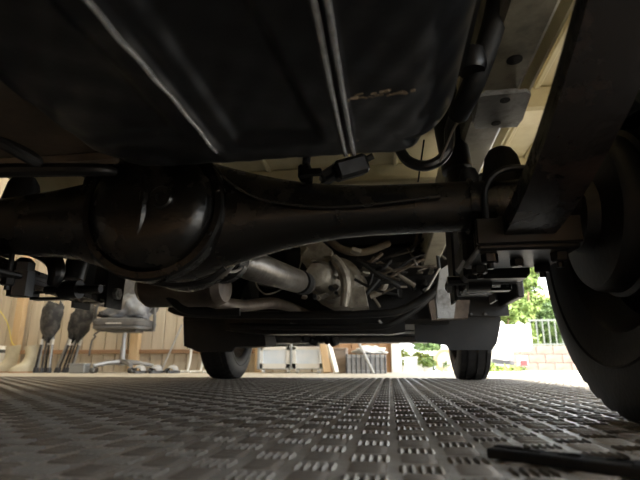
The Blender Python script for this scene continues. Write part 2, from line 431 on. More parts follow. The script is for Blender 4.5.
# ---- rear axle housing
AZ = 0.288; DX = -0.113
def sup(cx, cy, cz, hy, hz, n=28, e=2.0):
    out = []
    for k in range(n):
        a = 2*PI*k/n; c, s_ = math.cos(a), math.sin(a)
        out.append(Vector((cx, cy+hy*math.copysign(abs(c)**(2/e), c), cz+hz*math.copysign(abs(s_)**(2/e), s_))))
    return out
b = MB(); prof = [(-0.68, .036, .038), (-0.46, .038, .040), (-0.38, .040, .046), (-0.30, .044, .054), (-0.25, .047, .062), (-0.215, .052, .074), (-0.19, .056, .086),
                  (-0.155, .060, .096), (-0.113, .062, .100), (-0.075, .060, .096), (-0.040, .056, .084), (-0.01, .052, .074), (0.02, .048, .065), (0.06, .044, .054), (0.10, .040, .046),
                  (0.15, .037, .039), (0.20, .035, .036), (0.26, .035, .035), (0.42, .035, .035), (0.56, .034, .034)]
fine = []
for i in range(len(prof)-1):
    for k in range(4):
        t = k/4; t2 = t
        fine.append(tuple(prof[i][q]*(1-t2)+prof[i+1][q]*t2 for q in range(3)))
fine.append(prof[-1])
b.loft([sup(p[0], 0, AZ, p[1], p[2], 32, 2.3) for p in fine])
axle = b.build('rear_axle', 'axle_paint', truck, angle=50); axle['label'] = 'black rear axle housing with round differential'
# cover dome facing the rear
b = MB()
b.lathe([(-0.040, 0.107), (-0.060, 0.107), (-0.064, 0.104), (-0.064, 0.095), (-0.058, 0.093), (-0.066, 0.091), (-0.076, 0.084), (-0.083, 0.070), (-0.087, 0.050), (-0.0885, 0.024), (-0.089, 0.0005)], (DX, 0, AZ), 'y', 64)
cover = b.build('differential_cover', 'axle_paint', axle)
b = MB(); pts = []
for k in range(13):
    a = R(-60 + 120*k/12); pts.append((DX-0.020+0.022*math.cos(a), -0.086+0.012*(abs(math.sin(a))**2), AZ+0.068*math.sin(a)))
b.tube(pts, [0.002]+[0.007]*11+[0.002], 8, smooth=2); b.build('cover_rib', 'axle_paint', cover)
b = MB(); b.lathe([(0, 0.0002), (0, .010), (-.004, .0165), (-.010, .0165), (-.012, .014), (-.012, .008), (-.008, .007), (-.008, .0002)], (DX+0.030, -0.084, AZ+0.002), 'y', 24); b.build('filler_plug', 'axle_paint', cover)
for k in range(10):
    a = 2*PI*(k+.3)/10; o = nut((DX+0.0995*math.cos(a), -0.0625, AZ+0.0995*math.sin(a)), 0.0035, -0.004, 'y').build('cover_bolt', 'axle_paint', cover)
b = MB(); b.lathe([(0.03, .085), (0.06, .095), (0.085, .095), (0.10, .088), (0.15, .066), (0.20, .050), (0.235, .044), (0.24, .052), (0.262, .052), (0.265, .0005)], (DX, 0, AZ-0.006), 'y', 40)
b.build('carrier_nose', 'axle_paint', axle)
for xx, rr in ((0.150, .0395), (0.335, .040), (-0.335, .0425)):
    b = MB(); b.lathe([(-.004, rr-.006), (-.003, rr), (.003, rr), (.004, rr-.006)], (xx, 0, AZ), 'x', 36); b.build('weld_collar', 'axle_paint', axle)
b = MB(); b.tube([on_y(150, 282, -.03), on_y(175, 285, -.05), on_y(205, 281, -.06), on_y(225, 268, -.06)], 0.004, 8, smooth=5); b.build('brake_line', 'black_paint', axle)
b = MB(); b.tube([on_y(214, 166, -.07), on_y(232, 184, -.06), on_y(255, 197, -.052), on_y(285, 204, -.05), on_y(345, 207, -.045), on_y(440, 196, -.044)], 0.0022, 6, smooth=5); b.build('brake_line', 'axle_paint', axle)
b = MB(); b.box((0.105, -0.035, AZ+0.048), (0.018, 0.03, 0.022), bev=.003); b.box((0.115, -0.048, AZ+.045), (.03, .006, .012), bev=.002); b.build('line_bracket', 'axle_paint', axle)
b = MB(); b.tube([(0.105, -0.04, AZ+.05), (0.108, -0.042, AZ+.075)], .006, 8); b.build('breather', 'axle_paint', axle)

# ---- propeller shaft
b = MB(); p0 = Vector((DX, 0.27, AZ+0.0)); p1 = on_y(306, 284, .86)
d = (p1-p0).normalized()
b.tube([p0, p0+d*.03, p0+d*.05, p0+d*.10, p0+d*.12, p1-d*.10, p1-d*.08, p1-d*.03, p1], [.030, .030, .024, .026, .036, .036, .030, .028, .034], 20)
shaft = b.build('propeller_shaft', 'shaft', truck); shaft['label'] = 'grey steel propeller shaft'
b = MB(); b.tube([p1-d*.075, p1-d*.03], .0375, 20); b.build('shaft_yoke', 'engine_black', shaft)
q = p1-d*.052
b = MB(); b.box((q.x+.012, q.y-.042, q.z-.012), (.016, .006, .030), rot=(.3, .2, .4), bev=.004); b.build('white_mark', 'white_tag', shaft)

# ---- leaf springs
def spring_z(y, dz=0):
    if y < 0: return 0.243 + 0.70*y*y + dz
    return 0.243 - 0.085*y + 0.02*y*y + dz
def leaf_spring(xc, side):
    n = 22
    path = [(xc, -0.56 + (0.91)*k/n, 0) for k in range(n+1)]
    path = [(x, y, spring_z(y)) for x, y, z in path]
    b = MB(); b.strip(path, 0.060, 0.008)
    # eyes
    for y in (-0.57, 0.36):
        z = spring_z(y)+0.014
        b.lathe([(-.031, .010), (-.031, .021), (.031, .021), (.031, .010)], (xc, y, z), 'x', 20, closed=True)
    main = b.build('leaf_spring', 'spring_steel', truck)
    for q, ext in enumerate((0.49, 0.48)):
        y0, y1 = -ext, ext*(.66 if q == 0 else .40)
        pth = [(xc, y0+(y1-y0)*k/14, spring_z(y0+(y1-y0)*k/14) - 0.0085*(q+1)) for k in range(15)]
        t = MB(); t.strip(pth, 0.060, 0.0075); t.build('leaf', 'spring_steel', main)
    for y in (0.20,):
        z = spring_z(y)-0.008; t = MB()
        t.box((xc-.0345, y, z), (.005, .024, .040), bev=.0015); t.box((xc+.0345, y, z), (.005, .024, .040), bev=.0015)
        t.box((xc, y, z-.0215), (.074, .024, .005), bev=.0015); t.tube([(xc-.042, y, z+.017), (xc+.042, y, z+.017)], .005, 8)
        t.build('rebound_clip', 'black_paint', main)
    # seat, plate, u-bolts
    t = MB(); t.box((xc, 0, 0.252), (.066, .100, .012), bev=.003); t.build('spring_seat', 'black_paint', main)
    t = MB(); t.box((xc, 0, 0.214), (.122, .125, .010), bev=.003); t.box((xc, -.066, 0.2325), (.126, .008, .034), bev=.002); t.build('clamp_plate', 'black_paint', main)
    for y in (-.037, .037):
        t = MB(); pts = [(xc-.043, y, .190), (xc-.043, y, AZ)] + [(xc-.043*math.cos(a), y, AZ+.041*math.sin(a)) for a in [PI*k/10 for k in range(1, 10)]] + [(xc+.043, y, AZ), (xc+.043, y, .190)]
        t.tube(pts, .0045, 10); u = t.build('u_bolt', 'black_paint', main)
        for s_ in (-1, 1): nut((xc+s_*.043, y, .209), .011, -.012).build('nut', 'black_paint', u)
    t = nut((xc, 0, .209), .009, -.010); t.build('centre_bolt', 'black_paint', main)
    # hanger at the front eye
    t = MB()
    for s_ in (-1, 1):
        t.prism([(0.31, 0.46), (0.41, 0.46), (0.392, 0.195), (0.328, 0.195)], 'x', xc+s_*.040-.0025, xc+s_*.040+.0025)
    t.box((xc, .36, .458), (.085, .10, .006)); h = t.build('spring_hanger', 'black_paint', truck)
    t = MB(); t.tube([(xc-.055, .36, .229), (xc+.055, .36, .229)], .008, 8); t.tube([(xc-.052, .36, .229), (xc-.043, .36, .229)], .014, 6); t.tube([(xc+.043, .36, .229), (xc+.052, .36, .229)], .014, 6)
    t.build('eye_bolt', 'bracket', h)
    # rear shackle
    for s_ in (-1, 1):
        t = MB(); t.box((xc+s_*.037, -0.575, spring_z(-.57)+.045), (.006, .03, .10), bev=.002); t.build('shackle', 'black_paint', main)
    return main
LSR = leaf_spring(0.392, 1); LSR['label'] = 'right-hand leaf spring near the close tyre'
LSL = leaf_spring(-0.450, -1); LSL['label'] = 'left-hand leaf spring against the boarded wall'

# bump stops
for xc in (0.392, -0.40):
    b = MB(); b.lathe([(0.0, .030), (.012, .031), (.03, .028), (.05, .024), (.062, .017), (.067, .008), (.068, .0005)], (xc, 0.03, AZ+.034), 'z', 24); b.build('bump_stop', 'rubber', truck)
b = MB(); b.lathe([(0.0, .013), (.012, .014), (.022, .010), (.026, .0005)], (0.338, 0.0, AZ+.034), 'z', 16); b.build('bleed_cap', 'rubber', truck)

# shock absorbers
for sx in (1, -1):
    b = MB(); lo = Vector((sx*0.365, 0.14, 0.205)); hi = Vector((sx*0.330, 0.17, 0.60)); dd = (hi-lo).normalized()
    b.tube([lo+dd*.02, lo+dd*.20, lo+dd*.202, hi], [.020, .020, .027, .027], 18)
    sh = b.build('shock_absorber', 'black_paint', truck)
    t = MB(); t.lathe([(-.018, .008), (-.018, .017), (.018, .017), (.018, .008)], lo, 'x', 16, closed=True); t.tube([lo-Vector((.05, 0, 0)), lo+Vector((.06, 0, 0))], .008, 8); t.build('shock_eye', 'black_paint', sh)
    if sx < 0: continue
    t = MB(); t.box((sx*0.385, .115, .215), (.10, .05, .030), bev=.006); t.box((sx*0.345, .10, .235), (.03, .10, .035), bev=.005); t.build('shock_mount', 'black_paint', sh)
# left side: lever and bolt above the spring
b = MB(); b.tube([on_y(8, 245, .05), on_y(34, 250, .08), on_y(52, 259, .10), on_y(57, 272, .10), on_y(52, 286, .10)], [.010, .013, .016, .015, .009], 10, smooth=4); b.build('brake_lever', 'black_paint', truck)
b = MB(); c = on_y(22, 279, .06); b.tube([c-Vector((0, 0, .03)), c+Vector((0, 0, .012)), c+Vector((0, 0, .013)), c+Vector((0, 0, .028)), c+Vector((0, 0, .036))], [.020, .020, .017, .017, .010], 6); b.build('bolt', 'black_paint', truck)

# ---- chassis rails
for sx in (1, -1):
    b = MB(); xc = sx*0.385
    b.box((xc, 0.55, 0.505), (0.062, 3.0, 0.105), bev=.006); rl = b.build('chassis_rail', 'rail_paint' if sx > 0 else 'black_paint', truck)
    for yy in (-0.42, -0.10, 0.30):
        t = MB(); t.lathe([(0, .0005), (0, .010), (-.0015, .010), (-.0015, .0005)], (xc+.004, yy, .4525), 'z', 16); t.build('drain_hole', 'engine_black', rl)
    if sx < 0: continue
    t = MB()
    # plate bracket under the rail
    o1 = [on_z(px, py, .40) for px, py in ((479, 98), (484, 96), (527, 92), (531, 95), (523, 119), (517, 127), (476, 129), (474, 126))]
    t.prism([(sx*p.x, p.y) for p in o1], 'z', .400, .405); bx0 = sx*sum(p.x for p in o1)/8; by0 = sum(p.y for p in o1)/8; t.box((bx0-sx*.030, by0+.005, .43), (.005, .05, .058), bev=.001); t.box((bx0+sx*.012, by0+.035, .43), (.045, .004, .058), bev=.001); br = t.build('stop_bracket', 'bracket', rl)
    for (hx, hy) in ((505, 100), (496, 123)):
        q = on_z(hx, hy, .40); t = MB(); t.lathe([(0, .0005), (0, .0065), (-.001, .0065), (-.001, .0005)], (sx*q.x, q.y, .400), 'z', 14); t.build('bolt_hole', 'engine_black', br)
for yy in (-0.62, 0.62):
    b = MB(); b.box((0, yy, .50), (.71, .07, .07), bev=.005); b.build('frame_crossmember', 'black_paint', truck)

# ---- bed floor in cream paint
b = MB(); b.box((0, 0.10, .635), (1.40, 2.10, .012)); bed = b.build('bed_floor', 'cream_paint', truck); bed['label'] = 'cream painted underside of the load bed'
for yy in (-.80, -.42, -.06, .30, .66, 1.02):
    b = MB(); b.box((0, yy, .602), (1.36, .075, .055), bev=.006); b.build('bed_crossbar', 'cream_paint', bed)
for xx in (-.62, -.52, -.25, -.12, 0.0, .12, .25, .47, .535, .61):
    b = MB(); b.box((xx, .10, .626), (.014, 2.06, .010), bev=.003); b.build('bed_rib', 'cream_paint', bed)
for sx in (1, -1):
    b = MB(); b.box((sx*.705, .10, .68), (.02, 2.1, .32), bev=.004); b.build('bed_side', 'cream_paint', bed)
    # inner arch panel
    b = MB(); b.box((sx*.46, .12, .57), (.004, .64, .12)); b.build('arch_panel', 'cream_paint', bed)
b = MB(); b.box((0, -.955, .66), (1.38, .02, .30), bev=.004); b.build('tailgate', 'cream_paint', bed)
# black bracket seen against the cream bed
b = MB(); c = on_y(350, 168, 0.10)
b.box(c, (.060, .04, .034), rot=(.2, -.35, .3), bev=.006); b.box(c+Vector((-.03, 0, -.006)), (.05, .03, .018), rot=(0, -.6, .2), bev=.004); b.tube([c+Vector((-.05, .0, -.03)), c+Vector((.0, 0, .0)), c+Vector((.04, 0, .02))], .006, 8, smooth=4)
b.build('hose_bracket', 'black_paint', truck)
b = MB(); b.tube([on_y(400, 150, .06), on_y(408, 161, .04), on_y(424, 166, .03), on_y(440, 160, .03), on_y(449, 146, .03), on_y(450, 128, .04), on_y(456, 110, .08)], .0085, 10, smooth=5); b.build('fuel_hose', 'cable_black', truck)
b = MB(); b.tube([on_y(440, 162, .0), on_y(449, 140, -.02), on_y(456, 125, -.03), on_y(468, 115, -.04), on_y(474, 103, -.04)], .0018, 6, smooth=5); b.build('cable', 'cable_grey', truck)
b = MB(); b.tube([on_y(418, 182, .10), on_y(424, 140, .10)], .0016, 6); b.build('cable', 'cable_black', truck)
b = MB(); b.lathe([(0, .0005), (0, .015), (.006, .018), (.026, .017), (.03, .0005)], on_y(472, 72, -.15), 'z', 20); b.build('tank_cap', 'black_paint', truck)
b = MB(); b.tube([on_y(505, -30, -.2), on_y(492, 30, -.16), on_y(474, 82, -.13), on_y(458, 115, -.08)], .014, 12, smooth=4); b.build('filler_neck', 'rubber', truck)

# ---- wheels
WR = 0.268
def make_tyre(xc, yc, width, r_out, name, parent, flip=1):
    hw = width/2
    ri = 0.158
    prof = [(-hw*.78, ri), (-hw*.90, ri+.012), (-hw*.99, ri+.035), (-hw, ri+.050), (-hw*.985, r_out-.040), (-hw*.90, r_out-.014), (-hw*.84, r_out-.004),
            (-hw*.60, r_out-.001), (-hw*.58, r_out-.008), (-hw*.50, r_out-.008), (-hw*.48, r_out), (-hw*.10, r_out+.001), (-hw*.08, r_out-.007), (hw*.0, r_out-.007)]
    full = prof + [(-u, r) for u, r in prof[-2::-1]]
    m = len(full)
    def mod(k, j):
        jj = min(j, m-1-j)
        if jj in (6, 7) and k % 4 == 0: return -.004
        if jj in (10, 11) and k % 4 == 2: return -.004
        return 0
    b = MB(); b.lathe(full, (xc, yc, WR), 'x', 144, mod=mod)
    # raised sidewall rings
    for s_ in (-1, 1):
        b.lathe([(s_*hw*.985, ri+.040), (s_*(hw*.985+.003), ri+.043), (s_*hw*.985, ri+.046)], (xc, yc, WR), 'x', 96)
    return b.build(name, 'tyre', parent, angle=50)
def make_wheel(xc, yc, sx, name, rimmat):
    """steel rim open to the inside of the truck; sx = +1 for the right side"""
    b = MB(); hw = .060; s_ = sx
    prof = [(-s_*hw*1.08, .176), (-s_*hw*1.10, .171), (-s_*hw*.95, .163), (-s_*hw*.80, .156), (-s_*hw*.45, .150), (-s_*hw*.25, .138), (s_*hw*.2, .136),
            (s_*hw*.35, .120), (s_*hw*.25, .100), (s_*hw*.45, .080), (s_*hw*.5, .045), (s_*hw*.5, .001)]
    b.lathe(prof, (xc, yc, WR), 'x', 64)
    b.lathe([(s_*hw*.2, .137), (s_*hw*.9, .155), (s_*hw*1.08, .174), (s_*hw*1.0, .178)], (xc, yc, WR), 'x', 64)
    wh = b.build(name, rimmat, truck)
    make_tyre(xc, yc, .150, WR, 'tyre', wh)
    t = MB(); t.lathe([(-s_*.10, .001), (-s_*.10, .048), (-s_*.085, .052), (-s_*.080, .098), (-s_*.072, .104), (-s_*.052, .106), (-s_*.048, .112), (-s_*.040, .112), (s_*.0, .108), (s_*.025, .06)], (xc, yc, WR), 'x', 56); t.build('brake_drum', 'rim_steel', wh)
    for k in range(4):
        a = k*PI/2+.4; nut((xc+s_*hw*.5, yc+.055*math.cos(a), WR+.055*math.sin(a)), .010, s_*.015, 'x').build('wheel_nut', 'bracket', wh)
    return wh
RW = make_wheel(0.572, 0.0, 1, 'rear_wheel', 'rim_steel'); RW['label'] = 'close rear wheel at the right edge'
make_wheel(-0.690, 0.0, -1, 'rear_wheel', 'rim_steel')
FYW = 1.83
make_wheel(-0.625, FYW, -1, 'front_wheel', 'rim_silver')['label'] = 'far front wheel on the left'
make_wheel(0.600, FYW, 1, 'front_wheel', 'rim_silver')['label'] = 'far front wheel on the right'
b = MB(); b.tube([(-.60, FYW, .25), (.60, FYW, .25)], .018, 10); b.build('front_axle_beam', 'black_paint', truck)

# ---- mud flaps and wheel housings
def flap(pxs, y, name, thick=.012):
    b = MB(); A = [on_y(px, py, y) for px, py in pxs]
    b.prism([(p.x, p.z) for p in A], 'y', y, y+thick); return b
mf = flap([(414, 312), (500, 308), (501, 322), (497, 343), (492, 350), (450, 350), (446, 345), (415, 341)], 1.50, 'mud_flap').build('mud_flap', 'rubber', truck)
mf['label'] = 'right-hand black mud flap'
t = MB(); c = on_y(478, 313, 1.48)
t.box(c, (.20, .03, .022), bev=.004); t.build('flap_plate', 'bracket', mf)
for px in (470, 484): nut(on_y(px, 314, 1.462), .010, -.008, 'y').build('bolt', 'black_paint', mf)
mf2 = flap([(183, 318), (262, 320), (266, 346), (235, 347), (232, 352), (198, 352), (184, 346)], 1.50, 'mud_flap').build('mud_flap', 'rubber', truck)
mf2['label'] = 'left-hand black mud flap'
t = MB(); A = [on_y(px, py, 1.52) for px, py in ((232, 322), (264, 322), (267, 345), (232, 347))]; t.prism([(p.x, p.z) for p in A], 'y', 1.51, 1.72); t.build('step_box', 'rubber', mf2)
# wheel housings, cab floor, front end
for sx in (1, -1):
    b = MB(); rings = []
    for k in range(17):
        a = PI*k/16; y = FYW - .36*math.cos(a); z = .27 + .25*math.sin(a)
        n1 = Vector((0, -math.cos(a), math.sin(a)))
        p = Vector((0, y, z))
        rings.append([p+Vector((sx*.46, 0, 0)), p+Vector((sx*.72, 0, 0)), p+n1*.012+Vector((sx*.72, 0, 0)), p+n1*.012+Vector((sx*.46, 0, 0))])
    b.loft(rings); b.build('wheel_housing', 'rubber', truck)
b = MB(); b.box((0, 1.80, .56), (1.40, 1.35, .02)); b.box((0, 2.42, .42), (1.40, .03, .40)); b.box((0, 1.14, .69), (1.40, .03, .24)); b.build('cab_floor', 'engine_black', truck)
b = MB(); b.box((0, 2.44, .36), (1.42, .06, .26), bev=.02); b.build('front_bumper', 'white_paint', truck)
for sx in (1, -1):
    b = MB(); b.box((sx*.70, 1.33, .46), (.025, .32, .30), bev=.004); b.build('side_sill', 'engine_black', truck)

# ---- muffler left, behind the axle
c = on_y(186, 288, .46)
b = MB(); b.loft([sup(c.x+dx, c.y, c.z, hy, hz, 24) for dx, hy, hz in ((-.115, .01, .008), (-.11, .05, .036), (-.095, .065, .047), (.085, .065, .047), (.102, .05, .036), (.107, .01, .008))])
mu = b.build('muffler', 'exhaust', truck); mu['label'] = 'brown curved exhaust muffler'
b = MB(); b.tube([c+Vector((-.02, .05, -.005)), c+Vector((.04, .14, -.02)), c+Vector((.06, .3, -.01)), c+Vector((.12, .5, .02)), c+Vector((.16, .9, .02))], .019, 12, smooth=4); b.build('exhaust_pipe', 'exhaust', mu)
b = MB(); b.tube([on_y(160, 286, .42), on_y(172, 300, .42), on_y(184, 310, .42), on_y(205, 313, .43), on_y(240, 312, .44)], .010, 10, smooth=5); b.build('pipe_hanger', 'black_paint', mu)
# black canister on the left
c = on_y(92, 280, .50)
b = MB(); b.box(c, (.085, .09, .085), bev=.010); b.box(c+Vector((-.05, 0, .03)), (.05, .04, .03), bev=.005); b.tube([c+Vector((.0, -.02, 0)), c+Vector((.08, -.02, 0))], .040, 16)
b.build('charcoal_canister', 'black_paint', truck)
b = MB(); c2 = on_y(76, 291, .46); b.tube([c2+Vector((-.045, 0, 0)), c2+Vector((.04, 0, .002))], .007, 8); b.tube([c2+Vector((-.01, 0, 0)), c2+Vector((.005, 0, 0))], .014, 6); b.build('pivot_bolt', 'black_paint', truck)

# ---- hoop tubes under the gearbox
b = MB(); YB = 1.05
b.tube([on_y(170, 308, YB), on_y(186, 313, YB), on_y(240, 315, YB), on_y(320, 315, YB), on_y(385, 313, YB), on_y(406, 308, YB), on_y(425, 297, YB), on_y(440, 284, YB), on_y(448, 270, YB)], .0145, 14, smooth=5); b.build('cross_tube', 'black_paint', truck)
YB = 1.30
b = MB(); b.tube([on_y(230, 326, YB), on_y(300, 327, YB), on_y(360, 327, YB), on_y(385, 326, YB), on_y(402, 318, YB), on_y(420, 306, YB), on_y(436, 290, YB)], .013, 12, smooth=5); b.build('cross_tube', 'black_paint', truck)
b = MB(); A = [on_y(px, py, 1.34) for px, py in ((225, 318), (405, 318), (405, 332), (392, 334), (262, 334), (225, 330))]; b.prism([(p.x, p.z) for p in A], 'y', 1.34, 1.44); b.build('front_crossmember', 'black_paint', truck)
for px, py, wd, rz in ((248, 325, .03, .3), (262, 326, .05, -.2), (297, 325, .06, .15), (381, 323, .03, .9)):
    b = MB(); b.box(on_y(px, py, 1.325), (wd, .012, .010), rot=(0, rz, .2), bev=.002); b.build('bracket_tab', 'bracket', truck)
b = MB(); b.box((0.0, 2.10, .205), (1.0, .08, .035), bev=.006); b.build('front_subframe', 'bracket', truck)
b = MB()
for k in range(5):
    p = on_y(306+k*7, 339+2*math.sin(k*2), 1.85); b.box(p, (.05, .06, .035), rot=(.2*k, .3*k, .4), bev=.008)
b.build('steering_rack', 'engine_black', truck)

# ---- gearbox and engine
def poly(pxs, y, th): 
    b = MB(); A = [on_y(px, py, y) for px, py in pxs]; b.prism([(p.x, p.z) for p in A], 'y', y, y+th); return b
b = MB(); c = on_y(325, 278, 0.95)
b.loft([sup(c.x+.01, y, c.z+dz, r1, r2, 20, 3) if False else [Vector((c.x+dx+r1*math.cos(2*PI*k/20), y, c.z+dz+r2*math.sin(2*PI*k/20))) for k in range(20)]
        for y, r1, r2, dx, dz in ((.88, .036, .040, -.02, .0), (.90, .048, .050, -.01, .0), (.95, .055, .060, .005, .0), (.955, .075, .080, .012, .005), (.97, .075, .080, .012, .005), (.975, .062, .066, .0, .01), (1.15, .080, .085, .01, .015), (1.16, .10, .10, .015, .02), (1.18, .10, .10, .015, .02), (1.50, .11, .105, .02, .04))])
gb = b.build('gearbox', 'aluminium', truck, angle=45); gb['label'] = 'pale cast aluminium gearbox'
rings_ = [(312, 262, .030), (327, 254, .022), (344, 268, .018)]
b = MB(); b.tube([on_y(333, 258, .90), on_y(341, 268, .89), on_y(346, 284, .89), on_y(344, 306, .90)], [.016, .018, .018, .014], 10, smooth=4); b.build('casting_arm', 'aluminium', gb)
b = poly([(352, 288), (364, 286), (368, 306), (350, 308)], .90, .10); b.build('casting_foot', 'aluminium', gb)
b = poly([(300, 245), (320, 240), (332, 250), (330, 268), (312, 272), (302, 262)], .91, .05); b.build('end_plate', 'aluminium', gb)
rnd = random.Random(5)
for k in range(16):
    px, py = rnd.uniform(308, 346), rnd.uniform(258, 300)
    nut(on_y(px, py, .915), rnd.uniform(.006, .010), -rnd.uniform(.010, .03), 'y').build('casting_bolt', 'aluminium' if k % 3 else 'engine_black', gb)
for k in range(9):
    px, py = rnd.uniform(302, 366), rnd.uniform(244, 300)
    t = MB(); t.box(on_y(px, py, .93), (rnd.uniform(.015, .04), .05, rnd.uniform(.006, .014)), rot=(0, rnd.uniform(-1.2, 1.2), rnd.uniform(-.3, .3)), bev=.002); t.build('casting_rib', 'aluminium', gb)
b = MB()
b.box((.28, 1.80, .36), (.42, .70, .24), bev=.02); b.box((-.20, 1.95, .38), (.50, .4, .24), bev=.02); b.box((.1, 1.5, .50), (.62, .5, .10), bev=.02)
eng = b.build('engine', 'engine_black', truck)
for k in range(24):
    px, py = rnd.uniform(372, 440), rnd.uniform(242, 303)
    t = MB(); s1 = rnd.uniform(.012, .045); t.box(on_y(px, py, rnd.uniform(1.30, 1.43)), (s1, rnd.uniform(.02, .06), rnd.uniform(.012, .04)), rot=(rnd.uniform(-.4, .4), rnd.uniform(-1, 1), rnd.uniform(-.5, .5)), bev=.004)
    t.build('engine_bracket', 'aluminium' if k % 5 == 0 else 'engine_black', eng)
b = MB(); b.tube([on_y(328, 238, 1.20), on_y(338, 247, 1.18), on_y(352, 252, 1.17), on_y(368, 251, 1.17), on_y(381, 246, 1.18), on_y(388, 243, 1.20)], .0155, 14, smooth=5); b.build('coolant_hose', 'hose_tan', truck)
for pts, r, m_ in (([(372, 258), (415, 286)], .009, 'aluminium'), ([(362, 268), (400, 280)], .006, 'shaft'), ([(361, 278), (380, 307)], .005, 'aluminium'),
                   ([(395, 238), (425, 230), (440, 244)], .004, 'cable_grey'), ([(398, 232), (418, 252)], .004, 'shaft'), ([(418, 271), (440, 262)], .005, 'shaft'),
                   ([(370, 296), (382, 290), (386, 280)], .014, 'aluminium'), ([(432, 262), (446, 232)], .006, 'shaft'), ([(420, 302), (440, 268)], .004, 'cable_grey')):
    b = MB(); b.tube([on_y(p[0], p[1], 1.24) for p in pts], r, 8, smooth=4 if len(pts) > 2 else 0); b.build('linkage_rod', m_, truck)
for k in range(22):
    px, py = rnd.uniform(366, 440), rnd.uniform(234, 298); L_ = rnd.uniform(10, 34); a = rnd.uniform(-.9, .9)+(PI/2 if k % 3 == 0 else 0); yy = rnd.uniform(1.05, 1.20)
    b = MB(); b.tube([on_y(px-L_*math.cos(a), py-L_*math.sin(a)*.6, yy), on_y(px, py+rnd.uniform(-4, 4), yy-.01), on_y(px+L_*math.cos(a), py+L_*math.sin(a)*.6, yy)], rnd.uniform(.003, .008), 8, smooth=4); b.build('engine_pipe', ('engine_black', 'engine_black', 'shaft', 'engine_black', 'exhaust')[k % 5], truck)
b = poly([(420, 232), (436, 231), (434, 246), (430, 262), (426, 262), (424, 248)], 1.20, .03); b.build('engine_mount', 'aluminium', truck)
# looped cables round the shaft
b = MB(); b.tube([on_y(302, 243, .95), on_y(301, 262, .92), on_y(294, 279, .90), on_y(280, 290, .88), on_y(266, 294, .86), on_y(257, 286, .86), on_y(254, 270, .88)], .0026, 6, smooth=6); b.build('speedometer_cable', 'cable_grey', truck)
b = MB(); b.tube([on_y(224, 271, .12), on_y(236, 271, .2), on_y(248, 262, .3), on_y(254, 254, .4)], .003, 6, smooth=6); b.build('brake_cable', 'cable_grey', truck)
b = MB(); b.tube([on_y(205, 168, .04), on_y(222, 174, .05), on_y(246, 190, .06), on_y(265, 200, .06)], .004, 8, smooth=5); b.build('brake_cable', 'cable_black', truck)
# beige upright by the right-hand spring
b = poly([(440, 270), (452, 262), (456, 300), (454, 318), (438, 318), (436, 300)], 0.95, .04); b.build('body_bracket', 'bracket', truck)
b = poly([(468, 230), (489, 226), (478, 252), (468, 268)], 0.70, .02); b.build('body_bracket', 'cream_paint', truck)
b = poly([(428, 300), (470, 300), (468, 318), (432, 320)], 1.35, .05); b.build('body_bracket', 'exhaust', truck)

# ================================================================== THINGS ON THE FLOOR NEAR THE CAMERA
p0 = on_z(487, 461, 0); p1 = on_z(700, 492, 0)
d = (p1-p0); L = d.length; ang = math.atan2(d.y, d.x); mid = (p0+p1)/2 + Vector((-math.sin(ang), math.cos(ang), 0))*.011
b = MB(); b.box((0, 0, .0055), (L, .022, .0072), bev=.001)
for k in range(9): b.box((-L/2+L*(k+.5)/9+random.uniform(-.01, .01), random.uniform(-.006, .006), .0093), (random.uniform(.008, .02), .010, .0014), bev=.0004)
o = b.build('rubber_strip', 'rubber_strip', loc=(mid.x, mid.y, 0)); o.rotation_euler.z = ang
tag(o, 'flat black rubber strip lying on the tread plate in the foreground', 'strip')

